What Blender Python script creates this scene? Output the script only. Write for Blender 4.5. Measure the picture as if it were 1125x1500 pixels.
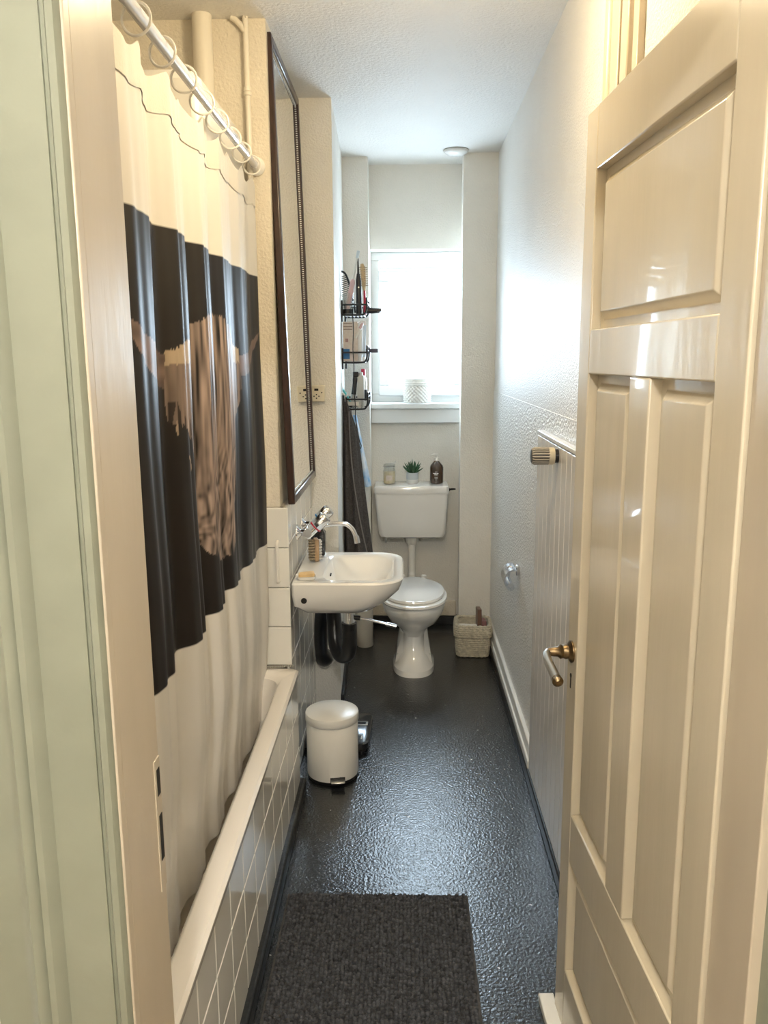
import bpy, bmesh, math, random
import numpy as np
from mathutils import Vector, Matrix, Euler
R = math.radians; PI = math.pi
for o in list(bpy.data.objects): bpy.data.objects.remove(o)
scene = bpy.context.scene
col = scene.collection
random.seed(4)

# ------------------------------------------------------------------ camera
cam = bpy.data.cameras.new('camera'); camo = bpy.data.objects.new('camera', cam); col.objects.link(camo)
_p, _y, _r = R(10.7), R(1.5), R(-0.36)
fw = Vector((-math.sin(_y)*math.cos(_p), math.cos(_y)*math.cos(_p), -math.sin(_p)))
rt = Vector((math.cos(_y), math.sin(_y), 0)); up = rt.cross(fw)
rt2 = rt*math.cos(_r) + up*math.sin(_r); up2 = up*math.cos(_r) - rt*math.sin(_r)
m = Matrix((rt2, up2, -fw)).transposed().to_4x4(); m.translation = Vector((0, 0, 1.65))
camo.matrix_world = m
cam.sensor_fit = 'VERTICAL'; cam.sensor_height = 36.0; cam.lens = 1190.0/1500.0*36.0
cam.clip_start = 0.02
scene.camera = camo
# ------------------------------------------------------------------ world, light, exposure
w = bpy.data.worlds.new('world'); scene.world = w; w.use_nodes = True
bg = w.node_tree.nodes['Background']; bg.inputs['Color'].default_value = (.68, .84, 1, 1); bg.inputs['Strength'].default_value = 16.0
pl = bpy.data.lights.new('window_portal', 'AREA'); pl.shape = 'RECTANGLE'; pl.size = .60; pl.size_y = .90
pl.cycles.is_portal = True
plo = bpy.data.objects.new('window_portal', pl); col.objects.link(plo); plo.location = (.09, 5.16, 1.83); plo.rotation_euler = (R(-90), 0, 0)
LAMP_W = 12.5; HALL_FILL_W = 56.0
scene.view_settings.view_transform = 'Standard'; scene.view_settings.look = 'None'
scene.view_settings.gamma = 1.0; scene.view_settings.use_curve_mapping = False
scene.view_settings.exposure = 1.1

# ------------------------------------------------------------------ materials
MATS = {}
def mat(name, c, rough=.5, metal=0., spec=.5, noise=0., nscale=8., bump=0., bscale=200., c2=None, coat=0., trans=0., stretch=None, emit=0., detail=3.):
    if name in MATS: return MATS[name]
    M = bpy.data.materials.new(name); M.use_nodes = True; nt = M.node_tree; b = nt.nodes['Principled BSDF']
    b.inputs['Base Color'].default_value = (*c, 1); b.inputs['Roughness'].default_value = rough; b.inputs['Metallic'].default_value = metal
    b.inputs['Specular IOR Level'].default_value = spec; b.inputs['Coat Weight'].default_value = coat
    b.inputs['Transmission Weight'].default_value = trans
    if emit: b.inputs['Emission Color'].default_value = (*c, 1); b.inputs['Emission Strength'].default_value = emit
    tc = nt.nodes.new('ShaderNodeTexCoord'); mp = nt.nodes.new('ShaderNodeMapping'); nt.links.new(tc.outputs['Object'], mp.inputs['Vector'])
    if stretch: mp.inputs['Scale'].default_value = stretch
    if noise or c2:
        n = nt.nodes.new('ShaderNodeTexNoise'); n.inputs['Scale'].default_value = nscale; n.inputs['Detail'].default_value = detail
        nt.links.new(mp.outputs['Vector'], n.inputs['Vector'])
        mx = nt.nodes.new('ShaderNodeMix'); mx.data_type = 'RGBA'
        rmp = nt.nodes.new('ShaderNodeMapRange'); rmp.inputs[1].default_value = .35; rmp.inputs[2].default_value = .65
        nt.links.new(n.outputs['Fac'], rmp.inputs[0]); nt.links.new(rmp.outputs[0], mx.inputs[0])
        cc2 = c2 if c2 else tuple(x*(1-noise) for x in c)
        mx.inputs[6].default_value = (*c, 1); mx.inputs[7].default_value = (*cc2, 1)
        nt.links.new(mx.outputs[2], b.inputs['Base Color'])
    if bump:
        n2 = nt.nodes.new('ShaderNodeTexNoise'); n2.inputs['Scale'].default_value = bscale; n2.inputs['Detail'].default_value = 3
        nt.links.new(mp.outputs['Vector'], n2.inputs['Vector'])
        bp = nt.nodes.new('ShaderNodeBump'); bp.inputs['Strength'].default_value = bump; bp.inputs['Distance'].default_value = .008
        nt.links.new(n2.outputs['Fac'], bp.inputs['Height']); nt.links.new(bp.outputs['Normal'], b.inputs['Normal'])
    MATS[name] = M; return M
plaster = mat('plaster', (.86, .835, .775), .55, noise=.06, nscale=3, bump=.55, bscale=130)
plaster_r = mat('plaster_rough', (.87, .855, .82), .42, noise=.04, nscale=3, bump=1.0, bscale=170)
plaster_d = mat('plaster_dado', (.88, .87, .84), .30, noise=.04, nscale=3, bump=1.0, bscale=95)
plaster_d.node_tree.nodes['Bump'].inputs['Distance'].default_value = .014
plaster_w = mat('plaster_warm', (.80, .74, .63), .55, noise=.08, nscale=4, bump=.5, bscale=110)
ceil_m = mat('ceiling_paint', (.82, .80, .76), .6, noise=.05, nscale=2, bump=.6, bscale=90)
white_paint = mat('white_gloss_paint', (.83, .82, .78), .3, noise=.04, nscale=6, bump=.08, bscale=40)
frame_white = mat('window_white', (.74, .755, .75), .3)
pipe_m = mat('pipe_paint', (.80, .75, .65), .35)
door_m = mat('door_gloss_cream', (.66, .585, .445), .22, noise=.10, nscale=5, bump=.10, bscale=30, stretch=(1, 1, .2), coat=.3)
jamb_m = mat('jamb_cream', (.58, .50, .385), .3, noise=.10, nscale=7, bump=.1, bscale=30, stretch=(1, 1, .25))
arch_m = mat('architrave_green_grey', (.27, .28, .215), .35, noise=.10, nscale=9, bump=.08, bscale=40)
tile_m = mat('tile_glaze', (.89, .875, .82), .12, noise=.04, nscale=5, coat=.3)
grout_m = mat('grout', (.42, .39, .34), .8, noise=.2, nscale=60)
enamel = mat('bath_enamel', (.86, .82, .77), .15, coat=.4)
ceramic = mat('ceramic', (.90, .89, .86), .10, coat=.5)
plastic_w = mat('white_plastic', (.85, .83, .78), .3)
black_skirt = mat('black_skirting', (.010, .011, .013), .3, bump=.2, bscale=60)
chrome = mat('chrome', (.80, .81, .83), .10, metal=1.)
brass = mat('aged_brass', (.28, .20, .11), .35, metal=1., noise=.5, nscale=60)
steel = mat('brushed_steel', (.62, .61, .58), .28, metal=1.)
black_p = mat('black_plastic', (.012, .012, .013), .28)
black_w = mat('black_wire', (.015, .015, .016), .4)
dark_wood = mat('dark_brown_wood', (.050, .022, .014), .32, noise=.5, nscale=20, stretch=(6, 6, 1), coat=.3)
bead_m = mat('silver_bead', (.75, .72, .66), .25, metal=.8)
mirror_m = mat('mirror_silver', (.92, .92, .90), .01, metal=1.)
fabric_towel = mat('towel_taupe', (.110, .098, .094), .95, noise=.35, nscale=120, bump=1., bscale=350)
towel_hem = mat('towel_hem', (.22, .20, .19), .9, bump=.5, bscale=300)
blue_towel = mat('towel_blue_white', (.75, .80, .86), .9, c2=(.25, .50, .78), nscale=14, bump=.5, bscale=300)
mat_pile = mat('mat_pile', (.078, .082, .094), .95, c2=(.020, .021, .025), nscale=70, detail=5)
mat_base = mat('mat_base', (.07, .068, .068), .95, noise=.3, nscale=90)
wicker = mat('wicker_cream', (.72, .66, .52), .8, noise=.25, nscale=60, bump=.8, bscale=220)
wicker_w = mat('wicker_white', (.82, .80, .75), .7, noise=.1, nscale=60, bump=.6, bscale=220)
wood_l = mat('light_wood', (.55, .36, .20), .5, noise=.3, nscale=25, stretch=(4, 4, 1))
bristle = mat('bristle', (.50, .40, .27), .8, noise=.5, nscale=150)
soap_m = mat('soap_bar', (.78, .55, .27), .45, noise=.15, nscale=20)
amber = mat('amber_glass', (.055, .026, .010), .08, coat=.6)
dark_glass = mat('dark_bottle', (.012, .012, .013), .12, coat=.5)
print_w = mat('print_white', (.85, .83, .78), .5)
leaf_m = mat('succulent_leaf', (.025, .075, .035), .4, c2=(.05, .13, .06), nscale=40)
pot_m = mat('pot_grey_blue', (.60, .66, .70), .5, noise=.05, nscale=20)
pot_w = mat('pot_white', (.83, .83, .82), .5)
jar_fill = mat('jar_fill', (.80, .66, .40), .7, c2=(.88, .80, .62), nscale=45)
red_m = mat('red_plastic', (.50, .02, .05), .3)
pink_m = mat('pink_plastic', (.62, .42, .42), .35)
cyan_m = mat('cyan_plastic', (.10, .52, .56), .3)
blue_m = mat('blue_print', (.02, .17, .42), .4)
carton = mat('carton', (.72, .62, .55), .6, c2=(.80, .72, .66), nscale=60)
grey_b = mat('grey_bottle', (.62, .62, .58), .35)
paper_m = mat('paper', (.80, .77, .70), .7)
mauve_m = mat('mauve_cover', (.30, .14, .14), .5)
brown_m = mat('brown_cover', (.16, .085, .06), .35)
hair_wood = mat('brush_wood', (.55, .38, .20), .5)
dark_hole = mat('dark_hole', (.01, .009, .008), .8)
rubber = mat('rubber', (.012, .012, .012), .5)
hall_floor_m = mat('hall_boards', (.30, .19, .10), .4, noise=.3, nscale=10, stretch=(8, 1, 1))
rad_m = mat('radiator_enamel', (.74, .72, .70), .25, noise=.03, nscale=4)
globe_m = mat('lamp_globe', (1., .80, .52), .4, emit=3.)
globe2_m = mat('hall_fill_globe', (1., .95, .86), .4, emit=3.)
# clear glass for jars and cups
def glassy(name, tint, gl=.12):
    M = bpy.data.materials.new(name); M.use_nodes = True; nt = M.node_tree; nt.nodes.remove(nt.nodes['Principled BSDF'])
    t = nt.nodes.new('ShaderNodeBsdfTransparent'); g = nt.nodes.new('ShaderNodeBsdfGlossy'); x = nt.nodes.new('ShaderNodeMixShader')
    t.inputs[0].default_value = (*tint, 1); g.inputs['Roughness'].default_value = .03; x.inputs[0].default_value = gl
    nt.links.new(t.outputs[0], x.inputs[1]); nt.links.new(g.outputs[0], x.inputs[2]); nt.links.new(x.outputs[0], nt.nodes['Material Output'].inputs[0])
    return M
pane_m = glassy('window_glass', (.97, .98, .98), .05); clear_m = glassy('clear_glass', (.90, .91, .90), .15)
# floor vinyl with relief and paint specks
def floor_mat():
    M = bpy.data.materials.new('black_vinyl'); M.use_nodes = True; nt = M.node_tree; b = nt.nodes['Principled BSDF']
    b.inputs['Roughness'].default_value = .27; b.inputs['Specular IOR Level'].default_value = 1.0
    tc = nt.nodes.new('ShaderNodeTexCoord')
    def noise(s, d=2.):
        n = nt.nodes.new('ShaderNodeTexNoise'); n.inputs['Scale'].default_value = s; n.inputs['Detail'].default_value = d; nt.links.new(tc.outputs['Object'], n.inputs['Vector']); return n
    def ramp(src, a, bb):
        r = nt.nodes.new('ShaderNodeMapRange'); r.inputs[1].default_value = a; r.inputs[2].default_value = bb; nt.links.new(src, r.inputs[0]); return r.outputs[0]
    sp = ramp(noise(48).outputs['Fac'], .735, .75)
    mx = nt.nodes.new('ShaderNodeMix'); mx.data_type = 'RGBA'; mx.inputs[6].default_value = (.011, .012, .014, 1); mx.inputs[7].default_value = (.42, .42, .40, 1)
    nt.links.new(sp, mx.inputs[0]); nt.links.new(mx.outputs[2], b.inputs['Base Color'])
    rr = nt.nodes.new('ShaderNodeMapRange'); rr.inputs[1].default_value = .3; rr.inputs[2].default_value = .7; rr.inputs[3].default_value = .20; rr.inputs[4].default_value = .24
    nt.links.new(noise(5, 4).outputs['Fac'], rr.inputs[0]); nt.links.new(rr.outputs[0], b.inputs['Roughness'])
    bp = nt.nodes.new('ShaderNodeBump'); bp.inputs['Strength'].default_value = .45; bp.inputs['Distance'].default_value = .004
    nt.links.new(noise(110, 2).outputs['Fac'], bp.inputs['Height']); nt.links.new(bp.outputs['Normal'], b.inputs['Normal'])
    return M
floor_m = floor_mat()

# ------------------------------------------------------------------ mesh helpers
class MB:
    def __init__(s): s.v = []; s.f = []
    def add(s, vs, fs):
        n = len(s.v); s.v += [tuple(v) for v in vs]; s.f += [tuple(i+n for i in f) for f in fs]; return s
    def box(s, x0, x1, y0, y1, z0, z1):
        return s.add([(x, y, z) for x in (x0, x1) for y in (y0, y1) for z in (z0, z1)],
                     [(0, 1, 3, 2), (4, 6, 7, 5), (0, 4, 5, 1), (2, 3, 7, 6), (0, 2, 6, 4), (1, 5, 7, 3)])
    def loft(s, loops, cap0=True, cap1=True, close=True):
        n = len(loops[0]); vs = [p for l in loops for p in l]; fs = []
        for i in range(len(loops)-1):
            for j in range(n if close else n-1):
                k = (j+1) % n
                fs.append((i*n+j, i*n+k, (i+1)*n+k, (i+1)*n+j))
        if cap0: fs.append(tuple(reversed(range(n))))
        if cap1: fs.append(tuple((len(loops)-1)*n+j for j in range(n)))
        return s.add(vs, fs)
    def lathe(s, prof, c=(0, 0, 0), n=28, axis='Z', cap=True):
        loops = []
        for r, h in prof:
            l = []
            for j in range(n):
                a = 2*PI*j/n; p = (r*math.cos(a), r*math.sin(a), h)
                if axis == 'X': p = (h, r*math.cos(a), r*math.sin(a))
                if axis == 'Y': p = (r*math.sin(a), h, r*math.cos(a))
                l.append((p[0]+c[0], p[1]+c[1], p[2]+c[2]))
            loops.append(l)
        return s.loft(loops, cap, cap)
    def tube(s, pts, r, n=10, cap=True):
        pts = [Vector(p) for p in pts]; rs = r if isinstance(r, (list, tuple)) else [r]*len(pts)
        loops = []; ref = None
        for i, p in enumerate(pts):
            t = (pts[min(i+1, len(pts)-1)] - pts[max(i-1, 0)]).normalized()
            if ref is None:
                ref = t.orthogonal().normalized()
            ref = (ref - t*ref.dot(t)).normalized(); b = t.cross(ref)
            loops.append([tuple(p + rs[i]*(ref*math.cos(2*PI*j/n) + b*math.sin(2*PI*j/n))) for j in range(n)])
        return s.loft(loops, cap, cap)
    def prism(s, poly, z0, z1):
        return s.loft([[(x, y, z0) for x, y in poly], [(x, y, z1) for x, y in poly]])
    def torus(s, c, R_, r, axis='Y', n=20, m_=8, tilt=None):
        vs = []; fs = []
        for i in range(n):
            a = 2*PI*i/n
            for j in range(m_):
                b = 2*PI*j/m_; q = (R_+r*math.cos(b)); p = Vector((q*math.cos(a), r*math.sin(b), q*math.sin(a)))
                if axis == 'Z': p = Vector((p.x, p.z, p.y))
                if axis == 'X': p = Vector((p.y, p.x, p.z))
                if tilt: p.rotate(tilt)
                vs.append(tuple(p+Vector(c)))
        for i in range(n):
            for j in range(m_):
                fs.append((i*m_+j, ((i+1) % n)*m_+j, ((i+1) % n)*m_+(j+1) % m_, i*m_+(j+1) % m_))
        return s.add(vs, fs)
    def mesh(s, name, m_, smooth=40):
        me = bpy.data.meshes.new(name); me.from_pydata(s.v, [], s.f); me.validate()
        bm = bmesh.new(); bm.from_mesh(me); bmesh.ops.recalc_face_normals(bm, faces=bm.faces); bm.to_mesh(me); bm.free()
        if smooth:
            me.shade_smooth(); me.set_sharp_from_angle(angle=R(smooth))
        me.materials.append(m_); return me
    def build(s, name, m_, parent=None, bevel=0., smooth=40, sub=0):
        o = bpy.data.objects.new(name, s.mesh(name, m_, smooth)); col.objects.link(o)
        if parent is not None: o.parent = parent
        if bevel:
            b = o.modifiers.new('bevel', 'BEVEL'); b.width = bevel; b.segments = 2; b.limit_method = 'ANGLE'; b.angle_limit = R(40)
        if sub:
            q = o.modifiers.new('sub', 'SUBSURF'); q.levels = sub; q.render_levels = sub
        return o
def tag(o, label=None, cat=None, group=None, kind=None):
    if label: o['label'] = label
    if cat: o['category'] = cat
    if group: o['group'] = group
    if kind: o['kind'] = kind
    return o
def empty(name, loc=(0, 0, 0), rot=(0, 0, 0)):
    e = bpy.data.objects.new(name, None); e.empty_display_size = .05; col.objects.link(e); e.location = loc; e.rotation_euler = rot; return e
def struct(o, label=None): o['kind'] = 'structure'; 
def S(name, mb, m_, label, bevel=0., parent=None):
    o = mb.build(name, m_, parent, bevel)
    if parent is None: o['kind'] = 'structure'; o['label'] = label
    return o
def rrect(x0, x1, y0, y1, rad, z, n=6):
    # rounded rectangle loop; rad = 4 radii (x0y0, x1y0, x1y1, x0y1)
    if not isinstance(rad, (list, tuple)): rad = [rad]*4
    pts = []
    for (cx, cy, a0, r) in ((x0+rad[0], y0+rad[0], 180, rad[0]), (x1-rad[1], y0+rad[1], 270, rad[1]), (x1-rad[2], y1-rad[2], 0, rad[2]), (x0+rad[3], y1-rad[3], 90, rad[3])):
        for i in range(n+1):
            a = R(a0+90*i/n); pts.append((cx+r*math.cos(a), cy+r*math.sin(a), z))
    return pts
def bez(p0, p1, p2, p3, n=10):
    p0, p1, p2, p3 = map(Vector, (p0, p1, p2, p3)); out = []
    for i in range(n+1):
        t = i/n; out.append(tuple((1-t)**3*p0+3*t*(1-t)**2*p1+3*t*t*(1-t)*p2+t**3*p3))
    return out
def smooth_path(pts, n=6):
    P = [Vector(p) for p in pts]; out = []
    for i in range(len(P)-1):
        a, b, c, d = P[max(i-1, 0)], P[i], P[i+1], P[min(i+2, len(P)-1)]
        for k in range(n):
            t = k/n; out.append(tuple(.5*((2*b)+(c-a)*t+(2*a-5*b+4*c-d)*t*t+(3*b-a-3*c+d)*t**3)))
    out.append(tuple(P[-1])); return out

CZ = 2.74
# ------------------------------------------------------------------ room shell
S('floor', MB().box(-1.2, .6, .92, 5.2, -.05, 0), floor_m, 'glossy black vinyl bathroom floor with paint specks')
S('floor_hall', MB().box(-1.7, 1.4, -1.8, .92, -.05, 0), hall_floor_m, 'wooden hall floor outside the doorway')
S('ceiling', MB().box(-1.7, 1.4, -1.8, 5.2, CZ, CZ+.08), ceil_m, 'white plastered ceiling')
S('wall_right', MB().box(.51, .62, 1.06, 5.2, 0, CZ), plaster_r, 'white plastered right wall')
S('wall_right_dado', MB().box(.506, .511, 2.15, 4.68, 0, 1.465), plaster_d, 'rough textured lower covering of the right wall')
S('wall_left', MB().box(-1.22, -1.12, 1.06, 2.9, 0, CZ), plaster_w, 'cream wall behind the bath')
S('wall_sink', MB().box(-1.2, -.452, 2.885, 3.712, 0, CZ), plaster_w, 'cream plastered wall block behind mirror and basin')
S('wall_stub', MB().prism([(-.46, 3.71), (-.311, 3.71), (-.345, 4.76), (-.46, 4.76)], 0, CZ), plaster, 'projecting wall pier with the socket')
S('wall_back_left_pier', MB().box(-.46, -.203, 4.74, 5.15, 0, CZ), plaster, 'narrow wall pier left of the window')
b = MB().box(.32, .515, 4.68, 4.78, 0, CZ); b.box(.40, .515, 4.78, 5.15, 0, CZ)
S('wall_back_right_pier', b, plaster, 'narrow wall pier right of the window')
b = MB().box(-.21, .41, 4.94, 5.15, 0, 1.36); b.box(-.21, .41, 4.94, 5.15, 2.275, CZ)
S('wall_back', b, plaster, 'back wall of the window niche')
b = MB().box(-1.7, -.37, .93, 1.06, 0, CZ); b.box(.47, 1.4, .93, 1.06, 0, CZ); b.box(-.37, .47, .93, 1.06, 2.19, CZ)
S('wall_front', b, plaster, 'wall holding the doorway')
b = MB().box(-1.7, -1.6, -1.8, .93, 0, CZ); S('wall_hall_left', b, plaster, 'left hall wall')
S('wall_hall_right', MB().box(1.3, 1.4, -1.8, .93, 0, CZ), plaster, 'right hall wall')
S('wall_hall_rear', MB().box(-1.7, 1.4, -1.9, -1.8, 0, CZ), plaster, 'rear hall wall')
# doorway trim
t = S('trim_1', MB().box(-.372, -.35, .92, 1.06, 0, 2.17), jamb_m, 'cream painted left door jamb', .002)
MB().box(-.378, -.3493, .903, .921, 0, 2.17).build('bead', jamb_m, t, .002)
mb = MB().box(-.3515, -.3485, 1.035, 1.058, .90, 1.10); o = mb.build('strike_plate', jamb_m, t)
for z0, z1 in ((1.045, 1.085), (.945, 1.015)): MB().box(-.3485, -.3478, 1.042, 1.054, z0, z1).build('latch_hole', dark_hole, t)
prof = [(-.352, .93), (-.352, .900), (-.356, .893), (-.364, .893), (-.368, .900), (-.372, .900), (-.372, .896), (-.428, .893), (-.432, .884), (-.438, .878), (-.446, .878), (-.450, .886),
        (-.455, .880), (-.462, .878), (-.470, .886), (-.480, .890), (-.520, .890), (-.520, .93)]
S('trim_2', MB().prism(prof, 0, 2.26), arch_m, 'moulded grey-green architrave left of the doorway')
S('trim_3', MB().box(.437, .475, .92, 1.0445, 0, 2.17), jamb_m, 'cream painted right door jamb', .002)
S('trim_4', MB().prism([(-p[0]+.10, p[1]) for p in prof], 0, 2.26), arch_m, 'moulded grey-green architrave right of the doorway')
S('trim_5', MB().box(-.37, .47, .92, 1.06, 2.165, 2.19), jamb_m, 'door head lining')
S('trim_6', MB().box(-.52, .62, .888, .93, 2.19, 2.30), arch_m, 'head architrave over the doorway')
# battens on right wall above the door
S('trim_7', MB().tube([(.50, 2.15, 0), (.50, 2.15, CZ)], .017, 12), jamb_m, 'round vertical batten on the right wall')
S('trim_8', MB().box(.487, .511, 2.03, 2.10, 0, CZ), jamb_m, 'flat vertical batten on the right wall', .003)
S('trim_9', MB().box(.494, .511, 1.89, 1.93, 0, CZ), jamb_m, 'narrow vertical batten on the right wall', .002)
mb = MB().prism([(.490, 1.96), (.511, 1.96), (.511, 2.02), (.490, 2.02)], 2.25, CZ)
S('trim_10', mb, jamb_m, 'cable duct on the right wall', .004)
# baseboards
mb = MB()
mb.prism([(.511, 2.98), (.490, 2.98), (.490, 4.68), (.511, 4.68)], .055, .14)
o = S('baseboard_right', mb, white_paint, 'white painted baseboard of the right wall', .005)
MB().box(.482, .511, 2.98, 4.68, .05, .085).build('step', white_paint, o, .004)
mb = MB().prism([(.511, 1.1), (.478, 1.1), (.478, 4.69), (.511, 4.69)], 0, .052); S('trim_11', mb, black_skirt, 'black skirting at the right wall', .006)
S('baseboard_back', MB().box(-.21, .32, 4.915, 4.945, .055, .15), plaster_w, 'cream baseboard under the window', .005)
S('trim_12', MB().box(-.21, .33, 4.905, 4.945, 0, .056), black_skirt, 'black skirting under the window', .004)
S('trim_13', MB().box(.315, .49, 4.66, 4.685, 0, .052), black_skirt, 'black skirting at the right pier', .004)
S('trim_14', MB().prism([(-.312, 3.70), (-.296, 3.70), (-.330, 4.74), (-.346, 4.74)], 0, .05), black_skirt, 'black skirting beside the wall pier', .003)
S('trim_15', MB().box(-.345, -.19, 4.72, 4.745, 0, .05), black_skirt, 'black skirting at the left pier', .003)

# ------------------------------------------------------------------ tiles
def tile_mesh(a, b_, th, m_=tile_m):
    mb = MB(); e = .003
    lo = [[(-a/2, 0, -b_/2), (a/2, 0, -b_/2), (a/2, 0, b_/2), (-a/2, 0, b_/2)], [(-a/2, -th+e, -b_/2), (a/2, -th+e, -b_/2), (a/2, -th+e, b_/2), (-a/2, -th+e, b_/2)],
          [(-a/2+e, -th, -b_/2+e), (a/2-e, -th, -b_/2+e), (a/2-e, -th, b_/2-e), (-a/2+e, -th, b_/2-e)]]
    mb.loft(lo); return mb.mesh('tile', m_, 30)
def tiles(parent, us, zs, fn, th=.008, gap=.003):
    cache = {}
    for u0, u1 in zip(us[:-1], us[1:]):
        for z0, z1 in zip(zs[:-1], zs[1:]):
            k = (round(u1-u0, 3), round(z1-z0, 3))
            if k not in cache: cache[k] = tile_mesh(k[0]-gap, k[1]-gap, th)
            o = bpy.data.objects.new('tile', cache[k]); col.objects.link(o); o.parent = parent
            loc, rz = fn((u0+u1)/2, (z0+z1)/2); o.location = loc; o.rotation_euler = (0, 0, rz)
def rng(a, b_, st):
    out = [a]
    while out[-1]+st < b_-.02: out.append(out[-1]+st)
    out.append(b_); return out
# bath panel facing +x : local -y -> +x : rz=90deg
o = S('wall_bath_panel', MB().box(-.425, -.413, 1.07, 2.885, 0, .485), grout_m, 'white tiled side panel of the bath')
tiles(o, rng(1.07, 2.884, .15), [.05, .195, .345, .492], lambda u, z: ((-.413, u, z), PI/2))
S('trim_16', MB().prism([(-.415, 1.07), (-.385, 1.07), (-.385, 2.90), (-.415, 2.90)], 0, .055), black_skirt, 'black skirting along the bath panel', .008)
o = S('wall_tile_bed_end', MB().box(-1.12, -.43, 2.874, 2.886, .4, 1.125), grout_m, 'tiled end wall above the bath')
tiles(o, rng(-1.12, -.421, .15)[:-1]+[-.421], [.525, .675, .825, .975, 1.125], lambda u, z: ((u, 2.874, z), 0))
o = S('wall_tile_bed_sink', MB().box(-.453, -.440, 2.874, 3.711, 0, 1.125), grout_m, 'white tiled wall behind the basin')
tiles(o, rng(2.866, 3.708, .15), [.0, .075, .225, .375, .525, .675, .825, .975, 1.125], lambda u, z: ((-.440, u, z), PI/2))
# ------------------------------------------------------------------ window
win = empty('window_1', (0, 0, 0)); win['kind'] = 'structure'; win['label'] = 'white framed window in the back niche'
def bars(name, x0, x1, z0, z1, wd, y0, y1, m_, parent, bevel=.004):
    for q in ((x0, x1, z0, z0+wd), (x0, x1, z1-wd, z1), (x0, x0+wd, z0+wd, z1-wd), (x1-wd, x1, z0+wd, z1-wd)):
        MB().box(q[0], q[1], y0, y1, q[2], q[3]).build(name, m_, parent, bevel)
bars('frame_bar', -.203, .405, 1.385, 2.275, .05, 5.06, 5.14, frame_white, win)
MB().box(-.15, .36, 5.045, 5.06, 2.172, 2.215).build('head_strip', frame_white, win, .003)
MB().box(.13, .18, 5.040, 5.046, 2.19, 2.203).build('head_catch', plastic_w, win, .003)
bars('sash_bar', -.158, .36, 1.425, 2.168, .063, 5.035, 5.10, frame_white, win, .006)
MB().box(-.1, .30, 5.075, 5.081, 1.485, 2.108).build('pane', pane_m, win, smooth=0)
hd = MB().box(-.136, -.114, 5.023, 5.036, 1.66, 1.73); hd = hd.build('window_handle', plastic_w, win, .004)
MB().tube([(-.125, 5.03, 1.71), (-.125, 5.0, 1.71), (-.125, 4.995, 1.70), (-.125, 4.995, 1.60)], .008, 8).build('lever', plastic_w, hd)
o = S('window_sill', MB().box(-.203, .40, 4.885, 5.07, 1.352, 1.386), frame_white, 'white window sill board', .006)
S('trim_17', MB().box(-.203, .33, 4.90, 4.942, 1.268, 1.352), frame_white, 'white apron board under the sill', .004)

# ------------------------------------------------------------------ door
A = R(3.5)
door = empty('door_1', (.43, 1.047, 0), (0, 0, R(93.5))); door['kind'] = 'structure'; door['label'] = 'cream gloss panelled door standing open'
T = -.042
def dbox(name, s0, s1, z0, z1, y0=T, y1=0., bevel=.003, parent=door, m_=door_m): return MB().box(s0, s1, y0, y1, z0, z1).build(name, m_, parent, bevel)
dbox('stile', 0, .092, .012, 2.145); dbox('stile', .703, .78, .012, 2.145)
dbox('rail', .092, .703, 2.022, 2.145); dbox('rail', .092, .703, 1.615, 1.707); dbox('rail', .092, .703, .475, .597); dbox('rail', .092, .703, .012, .185)
dbox('muntin', .340, .440, .597, 1.615)
def raised(s0, s1, z0, z1, m1=.055, m2=.04):
    mb = MB(); y0, y1, y2 = -.022, -.017, -.008
    def lp(i, j, y): return [(s0+i, y, z0+j), (s1-i, y, z0+j), (s1-i, y, z1-j), (s0+i, y, z1-j)]
    mb.loft([lp(-.004, -.004, -.030), lp(-.004, -.004, y0), lp(m1*.45, m2*.45, y0), lp(m1*.45+.016, m2*.45+.016, y2)])
    return mb.build('panel', door_m, door, .0015)
raised(.092, .703, 1.707, 2.022); raised(.440, .703, .597, 1.615); raised(.092, .340, .597, 1.615); raised(.092, .703, .185, .475)
# door handle
hx, hz = .745, .984
mb = MB().lathe([(.0, 0), (.026, 0), (.026, .004), (.020, .008), (.0165, .010)], (hx, 0, hz), 20, 'Y'); h = mb.build('handle', brass, door)
mb = MB().lathe([(.0165, .008), (.0175, .016), (.015, .022), (.017, .028), (.0115, .034), (.010, .050), (.0085, .058)], (hx, 0, hz), 16, 'Y'); mb.build('neck', brass, h)
MB().tube([(hx, .055, hz), (hx-.010, .062, hz-.002), (hx-.03, .064, hz-.008), (hx-.115, .062, hz-.022)], [.0085, .0095, .010, .0105], 12).build('lever', steel, h)
MB().tube([(hx-.110, .062, hz-.021), (hx-.122, .062, hz-.023), (hx-.128, .062, hz-.024)], [.0115, .0125, .006], 12).build('end_knob', brass, h)
mb = MB().prism([(hx-.003, 0), (hx+.003, 0), (hx+.003, .0012), (hx-.003, .0012)], .895, .925); mb.lathe([(0, 0), (.0055, 0), (.0055, .0014), (0, .0014)], (hx, 0, .925), 12, 'Y'); mb.build('keyhole', dark_hole, door)
o = MB().prism([(-.02, 0), (.02, 0), (.02, .12), (-.02, .12)], 0, .022).build('door_wedge', white_paint, None, .003)
o.location = (.372, 1.74, 0); o.rotation_euler = (0, 0, R(3)); tag(o, 'small white wooden wedge on the floor at the door foot', 'wedge')

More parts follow.
